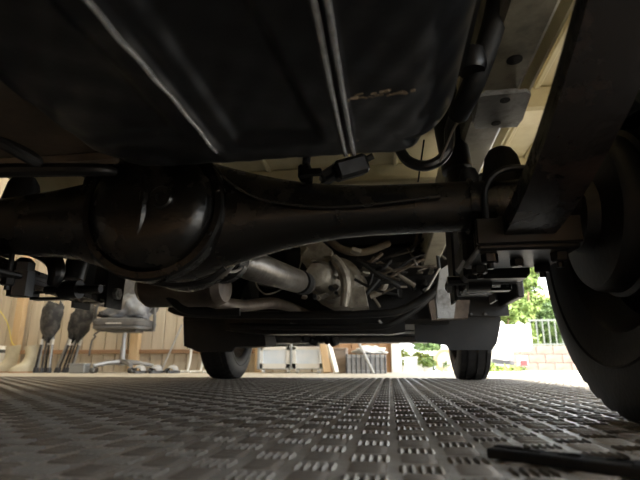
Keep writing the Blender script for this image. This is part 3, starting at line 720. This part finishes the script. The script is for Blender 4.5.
# ================================================================== THINGS ALONG THE BACK WALL
FZ = -0.006
def office_chair(px, y, rz):
    t = empty('office_chair', (fx(px, y, 360), y, FZ), rz); tag(t, 'grey office chair with clothes heaped on its seat by the wall', 'chair')
    # five-star base
    for k in range(5):
        a = 2*PI*k/5 + .35
        b = MB(); b.tube([(.03*math.cos(a), .03*math.sin(a), .105), (.16*math.cos(a), .16*math.sin(a), .095), (.30*math.cos(a), .30*math.sin(a), .070)], [.026, .022, .016], 10); leg = b.build('base_leg', 'chair_metal', t)
        b = MB(); c = (.30*math.cos(a), .30*math.sin(a), .028); b.lathe([(-.022, .001), (-.022, .022), (-.012, .028), (.012, .028), (.022, .022), (.022, .001)], c, 'x', 18); b.build('castor', 'chair_plastic', leg)
    b = MB(); b.tube([(0, 0, .07), (0, 0, .13), (0, 0, .131), (0, 0, .26), (0, 0, .261), (0, 0, .40)], [.034, .034, .026, .026, .020, .020], 16); b.build('gas_lift', 'chair_metal', t)
    b = MB(); b.box((0, 0, .405), (.30, .22, .03), bev=.008); b.build('seat_mechanism', 'chair_plastic', t)
    b = MB(); b.prism(rrect(-.25, .25, -.24, .24, .09), 'z', .415, .44); b.build('seat_shell', 'chair_plastic', t)
    b = MB()
    rr = []
    for z, ins in ((.438, .012), (.450, .0), (.485, -.004), (.508, .008), (.518, .03)): rr.append([Vector((p[0], p[1], z)) for p in rrect(-.25+ins, .25-ins, -.24+ins, .24-ins, .09)])
    b.loft(rr); seat = b.build('seat', 'chair_fabric', t)
    b = MB(); b.box((-.02, -.243, .462), (.15, .006, .010), bev=.002); b.build('seat_tag', 'white_tag', seat)
    for s_ in (-1, 1):
        b = MB(); b.tube([(s_*.20, .02, .415), (s_*.275, .0, .42), (s_*.295, -.02, .47), (s_*.295, -.04, .62), (s_*.29, .0, .665)], .015, 10, smooth=4)
        b.box((s_*.29, .02, .675), (.055, .26, .03), bev=.010); b.build('armrest', 'chair_plastic', t)
    b = MB(); b.tube([(0, .20, .42), (0, .29, .44), (0, .31, .60), (0, .30, .75)], .02, 10, smooth=4); b.build('back_bar', 'chair_plastic', t)
    b = MB(); rr = []
    for dy, ins in ((.27, .03), (.28, .0), (.32, .0), (.335, .03)): rr.append([Vector((p[0], dy, p[1])) for p in rrect(-.22+ins, .22-ins, .60+ins, 1.05-ins, .08)])
    b.loft(rr); b.build('backrest', 'chair_fabric', t)
    b = MB(); b.tube([(-.18, -.12, .41), (-.24, -.14, .36), (-.22, -.15, .34), (-.26, -.13, .30), (-.275, -.12, .16)], .008, 8, smooth=4); b.build('height_lever', 'chair_plastic', t)
    return t
oc = office_chair(122, 3.92, R(8))
# clothes on the chair
def heap(name, label, c, sx, sy, sz, m_, seed, cat):
    r0 = random.Random(seed); bm = bmesh.new(); bmesh.ops.create_icosphere(bm, subdivisions=4, radius=1.0)
    ph = [r0.uniform(0, 6) for _ in range(8)]
    for v in bm.verts:
        x, y, z = v.co
        f = 1 + .16*math.sin(4*x+3*z+ph[0])*math.sin(3*y+ph[1]) + .09*math.sin(9*x-6*z+ph[2]) + .06*math.sin(13*z+8*x+ph[3]) + .05*math.sin(17*y+9*x+ph[4])
        zz = z*f
        if zz < 0: zz *= .35
        v.co = (x*f*sx, y*f*sy, zz*sz)
    b = MB(); b.merge(bm); o = b.build(name, m_, angle=180, loc=c); tag(o, label, cat); return o
cx = oc.location
heap('jacket', 'crumpled grey jacket heaped on the office chair seat', (cx.x+.04, cx.y+.0, FZ+.560), .21, .19, .20, 'cloth_grey', 4, 'jacket')
heap('folded_cloth', 'dark folded cloth under the jacket on the office chair', (cx.x-.17, cx.y-.10, FZ+.545), .06, .08, .06, 'cloth_black', 9, 'cloth')
# ---- folded camp chairs
def camp_chair(px, y, lean, label, seed):
    r0 = random.Random(seed)
    t = empty('folding_chair', (fx(px, y, 360), y, FZ), r0.uniform(-.3, .3)); tag(t, label, 'folding chair', 'folded camp chairs leaning by the boots')
    for k in range(6):
        a = 2*PI*k/6 + r0.uniform(-.2, .2); rr = .075
        x0, y0 = rr*math.cos(a), rr*.8*math.sin(a); x1, y1 = x0*.55+lean*.62, y0*.5
        b = MB(); b.tube([(x0, y0, .02), (x1, y1, .62)], .0105, 8); leg = b.build('leg', 'cloth_black' if k % 3 else 'chair_metal', t)
        b = MB(); b.tube([(x0, y0, 0), (x0+lean*.05, y0, .05)], [.020, .016], 8); b.build('foot', 'dark_plastic', leg)
        if k % 2 == 0:
            b = MB(); q = Vector((x0, y0, .02)).lerp(Vector((x1, y1, .62)), .42); b.tube([q, q+Vector((lean*.05, 0, .055))], .0155, 8); b.build('joint', 'white_tag', leg)
    b = MB(); rr = []
    for z, s_ in ((.33, .03), (.36, .06), (.42, .085), (.50, .095), (.60, .10), (.68, .06)):
        rr.append([Vector((lean*z + s_*1.15*math.cos(2*PI*k/20)*(1+.18*math.sin(3*k+z*20)), s_*.8*math.sin(2*PI*k/20), z + .05*math.sin(k*1.3)*math.sin(k*.7+seed))) for k in range(20)])
    b.loft(rr); b.build('seat_fabric', 'cloth_black', t, angle=180)
    return t
camp_chair(44, 3.85, .05, 'dark folded camp chair beside the cream boots', 1)
camp_chair(65, 3.98, .22, 'dark folded camp chair leaning towards the office chair', 2)
# ---- boots
def boot(px, y, rz, label):
    t = empty('rubber_boot', (fx(px, y, 365), y, FZ), rz); tag(t, label, 'boot', 'cream rubber boots by the wall')
    b = MB(); secs = [(.012, .0, .055, .125, -.045), (.04, .0, .056, .120, -.045), (.075, .0, .052, .095, -.02), (.10, 0, .050, .070, .0), (.14, 0, .050, .060, .012), (.20, 0, .056, .064, .015), (.27, 0, .062, .072, .015)]
    rr = []
    for z, _, hx, hy, oy in secs: rr.append([Vector((hx*math.cos(2*PI*k/24), oy+hy*math.sin(2*PI*k/24), z + (.012*math.sin(2*PI*k/24) if z > .25 else 0))) for k in range(24)])
    inner = [[Vector((p.x*.93, (p.y-.015)*.93+.015, p.z)) for p in rr[-1]], [Vector((p.x*.85, (p.y-.015)*.85+.015, p.z-.15)) for p in rr[-1]]]
    b.loft(rr+inner); b.build('upper', 'boot', t, angle=60)
    b = MB(); b.loft([[Vector((.058*math.cos(2*PI*k/24), -.045+.128*math.sin(2*PI*k/24), z)) for k in range(24)] for z in (0, .014)]); b.build('sole', 'boot_sole', t)
    return t
boot(29, 3.85, R(-35), 'cream rubber boot nearest the folded camp chairs')
boot(9, 3.95, R(-40), 'cream rubber boot nearest the left edge of the view')
# white tub with dark rim
c = (fx(0, 4.15, 350), 4.15, FZ)
t = empty('white_tub', c); tag(t, 'white plastic tub with a dark band behind the boots', 'tub')
b = MB(); b.lathe([(0, .001), (0, .08), (.18, .10), (.20, .10), (.20, .093), (.02, .075), (.02, .001)], (0, 0, 0), 'z', 32); b.build('tub_body', 'white_plastic', t)
b = MB(); b.lathe([(.20, .102), (.235, .102), (.235, .001)], (0, 0, 0), 'z', 32); b.lathe([(.20, .102), (.20, .001)], (0, 0, 0), 'z', 32); b.build('dark_band', 'dark_plastic', t)
b = MB(); b.lathe([(.236, .098), (.26, .085), (.275, .05), (.28, .001)], (0, 0, 0), 'z', 32); b.lathe([(.236, .098), (.236, .001)], (0, 0, 0), 'z', 32); b.build('lid', 'white_plastic', t)
# yellow cord
b = MB(); c = Vector((fx(17, 4.5, 345), 4.49, .12)); b.tube([c+Vector((-.05, 0, -.05)), c+Vector((-.03, 0, .05)), c+Vector((.03, 0, .1)), c+Vector((.02, .0, .16)), c+Vector((-.06, .0, .20)), c+Vector((-.2, .03, .45)), c+Vector((-.45, .04, .70))], .005, 6, smooth=5)
tag(b.build('yellow_cord', 'yellow_tie'), 'thin yellow cord hanging on the board wall above the boots', 'cord')
# slippers
def slipper(px, y, rz, label, m_='grey_plastic'):
    t = empty('slipper', (fx(px, y, 368), y, FZ), rz); tag(t, label, 'slipper', 'grey slippers on the floor by the office chair')
    b = MB(); pts = [(.045*math.cos(a)*(1+.18*math.sin(a)), .13*math.sin(a)) for a in [2*PI*k/24 for k in range(24)]]; b.prism(pts, 'z', 0, .024); b.build('sole', 'dark_plastic', t)
    b = MB(); rings = []
    for k in range(9):
        a = PI*k/8; rings.append([Vector((.047*math.cos(a), yy, .024+hh*math.sin(a))) for yy, hh in ((.0, .055), (.05, .050), (.10, .028))])
    b.loft(rings, caps=False, closed=False); b.loft([[Vector((p.x*.92, p.y, .024+(p.z-.024)*.9)) for p in r_] for r_ in rings], caps=False, closed=False); b.build('strap', m_, t)
    return t
slipper(141, 3.62, R(185), 'grey slipper just right of the office chair')
slipper(158, 3.72, R(175), 'grey slipper in the middle of the row by the wall')
slipper(174, 3.82, R(180), 'grey slipper nearest the white tube rack')
b = MB(); b.box((0, 0, .04), (.16, .10, .08), bev=.01); b.box((0, 0, .085), (.17, .11, .012), bev=.003); o = b.build('grey_box', 'frame_grey', loc=(fx(80, 3.7, 365), 3.7, FZ)); tag(o, 'small grey box on the floor between camp chairs and office chair', 'box')
# white tube rack
t = empty('tube_rack', (fx(191, 4.15, 360), 4.15, FZ)); tag(t, 'white steel tube rack standing by the wall behind the front tyre', 'rack')
for k in range(4):
    b = MB(); x0 = -.10+.14*k
    b.tube([(x0, -.14, .012), (x0+.01, .0, .012), (x0+.03, .10, .02), (x0+.05, .12, .30), (x0+.06, .12, .75)], .012, 10, smooth=5); b.build('upright', 'white_paint', t)
b = MB(); b.tube([(-.15, -.10, .012), (.42, -.10, .012)], .011, 8); b.build('foot_bar', 'white_paint', t)
b = MB(); b.tube([(-.10, .12, .70), (.48, .12, .70)], .011, 8); b.build('top_bar', 'white_paint', t)
# thin grey broom leaning on wall
b = MB(); b.tube([(fx(162, 4.3, 365), 4.3, FZ+.02), (fx(183, 4.5, 325), 4.47, .5)], .010, 8); tag(b.build('leaning_pole', 'chair_metal'), 'thin grey pole leaning on the board wall right of the office chair', 'pole')

# ---- glass-front cabinet
yC = 4.0; x0, x1 = fx(258, yC, 355), fx(325, yC, 355)
zt = on_y(290, 334, yC).z; zm = on_y(290, 345.5, yC).z
t = empty('glass_cabinet', ((x0+x1)/2, yC, FZ)); tag(t, 'grey-framed low cabinet with bluish glass fronts under the truck nose', 'cabinet')
Wc = x1-x0; zb = .035
b = MB(); b.box((0, .32, (zt+zb)/2), (Wc, .02, zt-zb)); b.box((0, .16, zb+.01), (Wc, .32, .02)); b.box((0, .16, zt-.01), (Wc, .34, .02)); b.box((-Wc/2+.01, .16, (zt+zb)/2), (.02, .32, zt-zb)); b.box((Wc/2-.01, .16, (zt+zb)/2), (.02, .32, zt-zb)); b.build('carcass', 'frame_grey', t)
for s_ in (-1, 1):
    pw_ = Wc/2-.02; cxp = s_*(pw_/2+.008)
    b = MB()
    b.box((cxp, -.005, zb+.03), (pw_, .02, .045)); b.box((cxp, -.005, zm-.02), (pw_, .02, .03)); b.box((cxp-pw_/2+.022, -.005, (zb+zm)/2), (.035, .02, zm-zb)); b.box((cxp+pw_/2-.022, -.005, (zb+zm)/2), (.035, .02, zm-zb)); fr = b.build('door_frame', 'white_plastic', t)
    b = MB(); b.box((cxp, .002, (zb+zm)/2), (pw_-.05, .006, zm-zb-.04)); b.build('pane', 'pane', fr)
    b = MB(); b.box((cxp, -.002, (zm+zt)/2+.005), (pw_, .008, zt-zm-.03)); b.build('upper_panel', 'pane', t)
b = MB(); b.box((0, -.012, (zt+zb)/2), (.022, .03, zt-zb), bev=.003); b.box((-Wc/2+.012, -.012, (zt+zb)/2), (.024, .03, zt-zb), bev=.003); b.build('mullion', 'frame_grey', t)
for xx in (-Wc/2+.05, -.03, .06, Wc/2-.06):
    b = MB(); b.lathe([(-.015, .001), (-.015, .02), (.015, .02), (.015, .001)], (xx, .02, .02), 'x', 14); b.build('castor', 'white_tag', t)
# timber pieces leaning
def lean_bar(name, m_, a, bb, wd, th, label, cat):
    a, bb = Vector(a), Vector(bb); d = (bb-a); L = d.length; q = d.to_track_quat('Z', 'Y')
    t = MB(); t.box((0, 0, L/2), (wd, th, L), bev=.002); o = t.build(name, m_, loc=a); o.rotation_euler = q.to_euler(); tag(o, label, cat); return o
yL = 3.8
lean_bar('timber_board', 'timber', (fx(327, yL, 375), yL, FZ+.01), (fx(321, yL+.1, 338), yL+.12, .40), .07, .02, 'tan timber board leaning right of the glass cabinet', 'board')
lean_bar('timber_batten', 'pale_timber', (fx(337, yL, 375), yL-.05, FZ+.01), (fx(325, yL+.1, 340), yL+.05, .42), .05, .025, 'pale batten leaning beside the tan board', 'batten')
b = MB(); b.box((0, 0, .11), (.12, .2, .22), bev=.01); b.box((0, -.005, .225), (.128, .21, .02), bev=.004); tag(b.build('brown_carton', 'brown_box', loc=(fx(341, 4.1, 360), 4.1, FZ)), 'brown carton between the pale batten and the black crate', 'carton')
# crate with bars
yK = 3.85; x0, x1 = fx(346, yK, 362), fx(386, yK, 362); zc = on_y(360, 354, yK).z; Wk = x1-x0
t = empty('plastic_crate', ((x0+x1)/2, yK, FZ)); tag(t, 'dark grey slatted plastic crate in front of the wall end', 'crate')
H = zc-FZ
for nm, cc, sz in (('front_panel', (0, 0), 0), ('back_panel', (0, .28), 0)):
    b = MB(); b.box((0, cc[1], .015), (Wk, .012, .03), bev=.003); b.box((0, cc[1], H-.02), (Wk, .016, .03), bev=.003); b.box((0, cc[1], H*.5), (Wk, .010, .018))
    b.box((0, cc[1]+.004, H*.5), (Wk-.02, .003, H-.04)); p_ = b.build(nm, 'grey_plastic', t)
    for k in range(9):
        b = MB(); b.box((-Wk/2+.008+(Wk-.016)*k/8, cc[1]-.002, H/2), (.012, .014, H), bev=.002); b.build('slat', 'dark_plastic', p_)
for s_ in (-1, 1):
    b = MB(); b.box((s_*(Wk/2-.004), .14, H/2), (.010, .28, H), bev=.002); b.build('side_panel', 'dark_plastic', t)
b = MB(); b.box((0, .14, .008), (Wk, .28, .012)); b.build('crate_floor', 'dark_plastic', t)
heap('white_sack', 'white sack lying on top of the dark slatted crate', ((x0+x1)/2+.04, yK+.14, zc+.022), .15, .10, .055, 'white_plastic', 12, 'sack')
a = Vector((fx(374, 3.7, 375), 3.70, FZ)); bb = on_y(354, 333, 3.95)
b = MB(); b.tube([a, a+(bb-a)*1.8], .013, 10); tag(b.build('metal_pole', 'chair_metal'), 'grey metal pole leaning across the dark slatted crate', 'pole')
# white drum / bucket
def bucket(px, y, r, h, name, label, cat, m_='white_plastic'):
    t = empty(name, (fx(px, y, 365), y, -.02)); tag(t, label, cat)
    b = MB(); b.lathe([(0, .001), (0, r*.88), (h, r), (h, r*.93), (.02, r*.82), (.02, .001)], (0, 0, 0), 'z', 32); b.build('body', m_, t)
    b = MB(); b.lathe([(h*.93, r*1.0), (h*.93, r*1.05), (h*1.0, r*1.05), (h*1.0, r*.97)], (0, 0, 0), 'z', 32, closed=True); b.build('rim', m_, t); return t
b = MB(); b.box((0, 0, .13), (.075, .075, .27), bev=.004); b.box((0, 0, .27), (.095, .095, .02), bev=.003); tag(b.build('concrete_stub', 'white_paint', loc=(fx(393, 5.0, 365), 5.0, -.02)), 'short white stub post at the end of the wall', 'post')
bucket(398.5, 5.2, .045, .16, 'grey_pot', 'narrow grey pot squeezed beside the white planter box', 'pot', 'grey_plastic')
t = empty('planter_box', (fx(411, 5.3, 365), 5.3, -.02)); tag(t, 'square white planter box outside the garage', 'planter')
b = MB(); b.box((0, 0, .085), (.135, .30, .17), bev=.006); b.build('box_body', 'white_plastic', t); b = MB(); b.box((0, 0, .172), (.150, .32, .02), bev=.004); b.build('rim', 'white_plastic', t)
# long grey shelf outside
t = empty('plant_shelf', (fx(428, 6.4, 355), 6.4, -.02)); tag(t, 'white slab bench outside behind the pot plants', 'bench')
b = MB(); b.box((0, 0, .245), (.95, .25, .05), bev=.006); b.build('slab', 'white_paint', t)
for s_ in (-1, 1):
    b = MB(); b.box((s_*.38, 0, .11), (.09, .22, .22), bev=.004); b.build('leg', 'white_paint', t)

# ---- plants
def foliage(name, c, rx, ry, rz_, n, size, m_, parent, seed, shell=.55):
    rs = np.random.RandomState(seed)
    u = rs.randn(n, 3); u /= np.linalg.norm(u, axis=1)[:, None]
    rad = shell + (1-shell)*rs.rand(n)**.5
    lump = 1 + .18*np.sin(u[:, 0]*5+seed)*np.sin(u[:, 2]*4+seed*2) + .1*np.sin(u[:, 1]*9+u[:, 0]*7)
    P = u*rad[:, None]*lump[:, None]*np.array([rx, ry, rz_]) + np.array(c)
    a = rs.randn(n, 3); a /= np.linalg.norm(a, axis=1)[:, None]; bb_ = np.cross(a, u); bb_ /= np.linalg.norm(bb_, axis=1)[:, None]+1e-6
    s_ = size*(.6+.8*rs.rand(n))[:, None]
    up = u*s_*.2
    V = np.stack([P-a*s_, P-bb_*s_*.45+up, P+a*s_, P+bb_*s_*.45+up], 1).reshape(-1, 3)
    F = np.arange(4*n).reshape(n, 4)
    me = bpy.data.meshes.new(name); me.from_pydata(V.tolist(), [], F.tolist()); me.materials.append(M[m_])
    o = bpy.data.objects.new(name, me); COL.objects.link(o); o.parent = parent; return o
def shrub(name, loc, parts, h_stem, label, cat, group=None, m_='leaf_a', n=1500, size=.05, seed=1):
    t = empty(name, loc); tag(t, label, cat, group)
    b = MB()
    for k in range(4):
        a = k*1.6+seed; b.tube([(.04*math.cos(a), .04*math.sin(a), 0), (.1*math.cos(a), .1*math.sin(a), h_stem*.5), (.22*math.cos(a)*h_stem, .22*math.sin(a)*h_stem, h_stem)], [.03*h_stem, .022*h_stem, .01*h_stem], 8)
    b.build('stem', 'bark', t)
    for k, (c, rx, ry, rz_) in enumerate(parts): foliage('foliage', c, rx, ry, rz_, n, size, m_, t, seed*10+k)
    return t
def potted(px, y, r, h, label, m_, seed, n=160, size=.035):
    t = empty('potted_plant', (fx(px, y, 365), y, -.02)); tag(t, label, 'plant', 'pot plants outside the garage')
    b = MB(); b.lathe([(0, .001), (0, r*.75), (h, r), (h, r*.9), (h*.8, r*.8), (h*.8, .001)], (0, 0, 0), 'z', 24); b.build('pot', 'white_plastic', t)
    foliage('foliage', (0, 0, h*1.5), r*1.5, r*1.5, h*.9, n, size, m_, t, seed)
potted(403, 5.9, .06, .12, 'yellow-green pot plant above the white planter box', 'leaf_c', 31)
potted(421, 5.6, .08, .10, 'bushy yellow-green pot plant beside the white planter box', 'leaf_c', 32, 260)
potted(428, 5.15, .06, .07, 'low pot plant between the planter box and the tyre ring planter', 'leaf_a', 33, 140, .03)
# round planter (tyre ring) with a basin
yR = 5.4; xr = fx(446, yR, 365)
t = empty('round_planter', (xr, yR, -.02)); tag(t, 'round terracotta-rimmed planter standing upright beside the far tyre', 'planter')
b = MB(); b.lathe([(-.05, .10), (-.05, .135), (.03, .14), (.05, .12), (.03, .10)], (0, 0, .138), 'y', 36, closed=True); b.build('ring', 'timber', t)
b = MB(); b.lathe([(-.02, .001), (-.02, .10), (.02, .10), (.02, .001)], (0, 0, .138), 'y', 30); b.build('basin', 'white_plastic', t)
foliage('foliage', (0.0, -.06, .09), .05, .03, .04, 60, .02, 'leaf_b', t, 77)
# weeds near the street
shrub('grass_clump', (fx(487, 6.3, 370), 6.3, -.02), [((0, 0, .04), .16, .12, .07)], .08, 'green weeds growing at the apron edge beside the far tyre', 'weeds', None, 'leaf_a', 500, .035, 5)
shrub('grass_clump', (fx(505, 7.0, 372), 7.0, -.02), [((0, 0, .02), .26, .16, .06)], .06, 'pale low weeds growing below the white vehicle outside', 'weeds', None, 'leaf_c', 400, .035, 6)

# ---- white small truck outside
yT = 9.5
def ex(px, py=350): return on_y(px, py, yT).x
zt_ = on_y(510, 325, yT).z; zb_ = on_y(510, 346, yT).z
xr = ex(533); xl = xr-1.42
t = empty('white_truck', ((xl+xr)/2, yT, -.5)); tag(t, 'white pickup truck parked in the street beyond the garage', 'truck')
W = xr-xl; z0 = .5
b = MB(); b.box((0, .02, (zt_+zb_)/2+z0), (W, .04, zt_-zb_), bev=.01); gate = b.build('tailgate', 'white_paint', t)
b = MB(); b.box((W/2-.015, 1.0, (zt_+zb_)/2+z0), (.03, 1.95, zt_-zb_), bev=.008); b.build('bed_side', 'white_paint', t)
b = MB(); b.box((-W/2+.015, 1.0, (zt_+zb_)/2+z0), (.03, 1.95, zt_-zb_), bev=.008); b.build('bed_side', 'white_paint', t)
b = MB(); b.box((0, 1.0, zb_+z0), (W, 1.95, .05)); b.build('bed_floor', 'white_paint', t)
b = MB(); b.box((W/2-.05, -.005, (zt_+zb_)/2+z0), (.06, .03, zt_-zb_+.06), bev=.01); b.build('corner_post', 'white_paint', t)
b = MB(); b.tube([(W/2-.30, -.02, zt_+z0-.02), (W/2-.22, -.03, zt_+z0+.04), (W/2-.12, -.02, zt_+z0-.01)], .015, 8, smooth=4); b.build('rope_hook', 'grey_plastic', t)
b = MB(); b.box((0, .1, zb_+z0-.07), (W-.05, .12, .05), bev=.01); b.build('bumper', 'frame_grey', t)
lp = on_y(524, 363, yT)
b = MB(); b.box((lp.x-(xl+xr)/2, -.0, lp.z+z0), (.13, .05, .10), bev=.01); b.build('tail_lamp', 'red_lens', t)
b = MB(); b.box((lp.x-(xl+xr)/2-.02, .03, lp.z+z0+.05), (.20, .06, .18), bev=.01); b.build('lamp_bracket', 'frame_grey', t)
np_ = on_y(504, 355, yT)
b = MB(); b.box((np_.x-(xl+xr)/2, -.02, np_.z+z0), (.33, .012, .165), rot=(0, .12, 0), bev=.004); npl = b.build('number_plate', 'plate_white', t)
b = MB(); b.box((np_.x-(xl+xr)/2-.02, .05, np_.z+z0-.14), (.42, .06, .10), rot=(0, .12, 0), bev=.01); b.build('plate_bracket', 'dark_plastic', t)
b = MB(); b.box((0, 2.7, .95), (W, 1.4, 1.3), bev=.12, seg=3); cab = b.build('cab', 'white_paint', t)
b = MB(); b.box((0, 1.995, 1.3), (W-.3, .012, .4), bev=.005); b.build('rear_window', 'dark_plastic', cab)
for sx in (-1, 1):
    for yy in (.5, 2.8):
        b = MB(); b.lathe([(-.07, .14), (-.07, .24), (-.05, .265), (.05, .265), (.07, .24), (.07, .14)], (sx*(W/2-.1), yy, .265), 'x', 36, closed=True); b.lathe([(0, .001), (0, .145)], (sx*(W/2-.1), yy, .265), 'x', 24); b.build('wheel', 'tyre', t)

# ---- fence on a block wall
yF = 12.5
x0 = on_y(529, 330, yF).x; x1 = x0+7.0; zf1 = on_y(550, 319, yF).z; zf0 = on_y(550, 346, yF).z
t = empty('picket_fence', (x0, yF, zf0)); tag(t, 'grey-green metal picket fence on the block wall across the street', 'fence')
b = MB(); b.box((3.5, 0, .04), (7.0, .04, .04)); b.box((3.5, 0, zf1-zf0-.03), (7.0, .04, .04)); b.build('rails', 'fence_metal', t)
pk = None
for k in range(47):
    if pk is None:
        b = MB(); b.box((0, 0, (zf1-zf0)/2), (.028, .028, zf1-zf0), bev=.004); pk = b.build('picket', 'fence_metal', t); o = pk
    else: o = pk.copy(); COL.objects.link(o)
    o.location = (.04+k*.15, 0, 0)
zs = -.5
b = MB(); b.box((x0+3.0, yF+.02, (zf0+zs)/2), (9.0, .16, zf0-zs)); bw = b.build('wall_block', 'mortar'); tag(bw, 'pale block wall across the street', kind='structure')
bh, bl = (zf0-zs)/5, .40
blk = None
for r_ in range(5):
    for k in range(22):
        xx = x0-1.5 + (k+.5+(r_ % 2)*.5)*bl
        if xx > x0+7.4: continue
        if blk is None:
            b = MB(); b.box((0, 0, 0), (bl-.012, .03, bh-.012), bev=.004); blk = b.build('block', 'block', bw); o = blk
        else: o = blk.copy(); COL.objects.link(o)
        o.location = (xx, yF-.07+random.uniform(-.004, .004), zs+(r_+.5)*bh)
# ---- hedge trees
specs = [(499, 14.8, 2.7, .78, 'leaf_a', 'yellow-green shrub behind the white truck and the left end of the fence'), (528, 19.0, 4.6, 1.2, 'leaf_a', 'tall yellow-green tree rising highest between the mud flap and the close tyre'),
         (563, 14.8, 2.3, .75, 'leaf_b', 'darker green shrub just behind the picket fence'), (612, 19.0, 4.2, 1.2, 'leaf_a', 'green tree behind the close rear tyre'), (444, 19.0, 3.6, 1.1, 'leaf_b', 'dark green tree behind the mud flap')]
for k, (px, y, h, wd, m_, lab) in enumerate(specs):
    xx = fx(px, y, 320); rr = random.Random(k)
    parts = [((rr.uniform(-.4, .4)*wd, rr.uniform(-.25, .25), h*(.30+.62*q/7)), rr.uniform(.60, .80)*wd, .5, rr.uniform(.30, .42)*(1 if h < 3 else 1.4)) for q in range(8)]
    parts.append(((0, 0, h*.35), .9*wd, .5, h*.33))
    shrub('shrub', (xx, y, -.5), parts, h*.7, lab, 'tree', 'trees and shrubs across the street', m_, 2000, .085, k+2)
# roof-like brown mass above the trees (a house far behind)
yH = 24
t = empty('house', (on_y(525, 290, yH).x, yH, -.5)); tag(t, 'house with a brown roof behind the trees across the street', 'house')
b = MB(); b.box((0, 2, 1.4), (7, 4, 2.8)); b.build('house_wall', 'block', t)
b = MB(); b.prism([(-.4, 2.7), (4.4, 2.7), (2, 4.3)], 'x', -3.9, 3.9); b.build('roof', 'rail_wood', t)
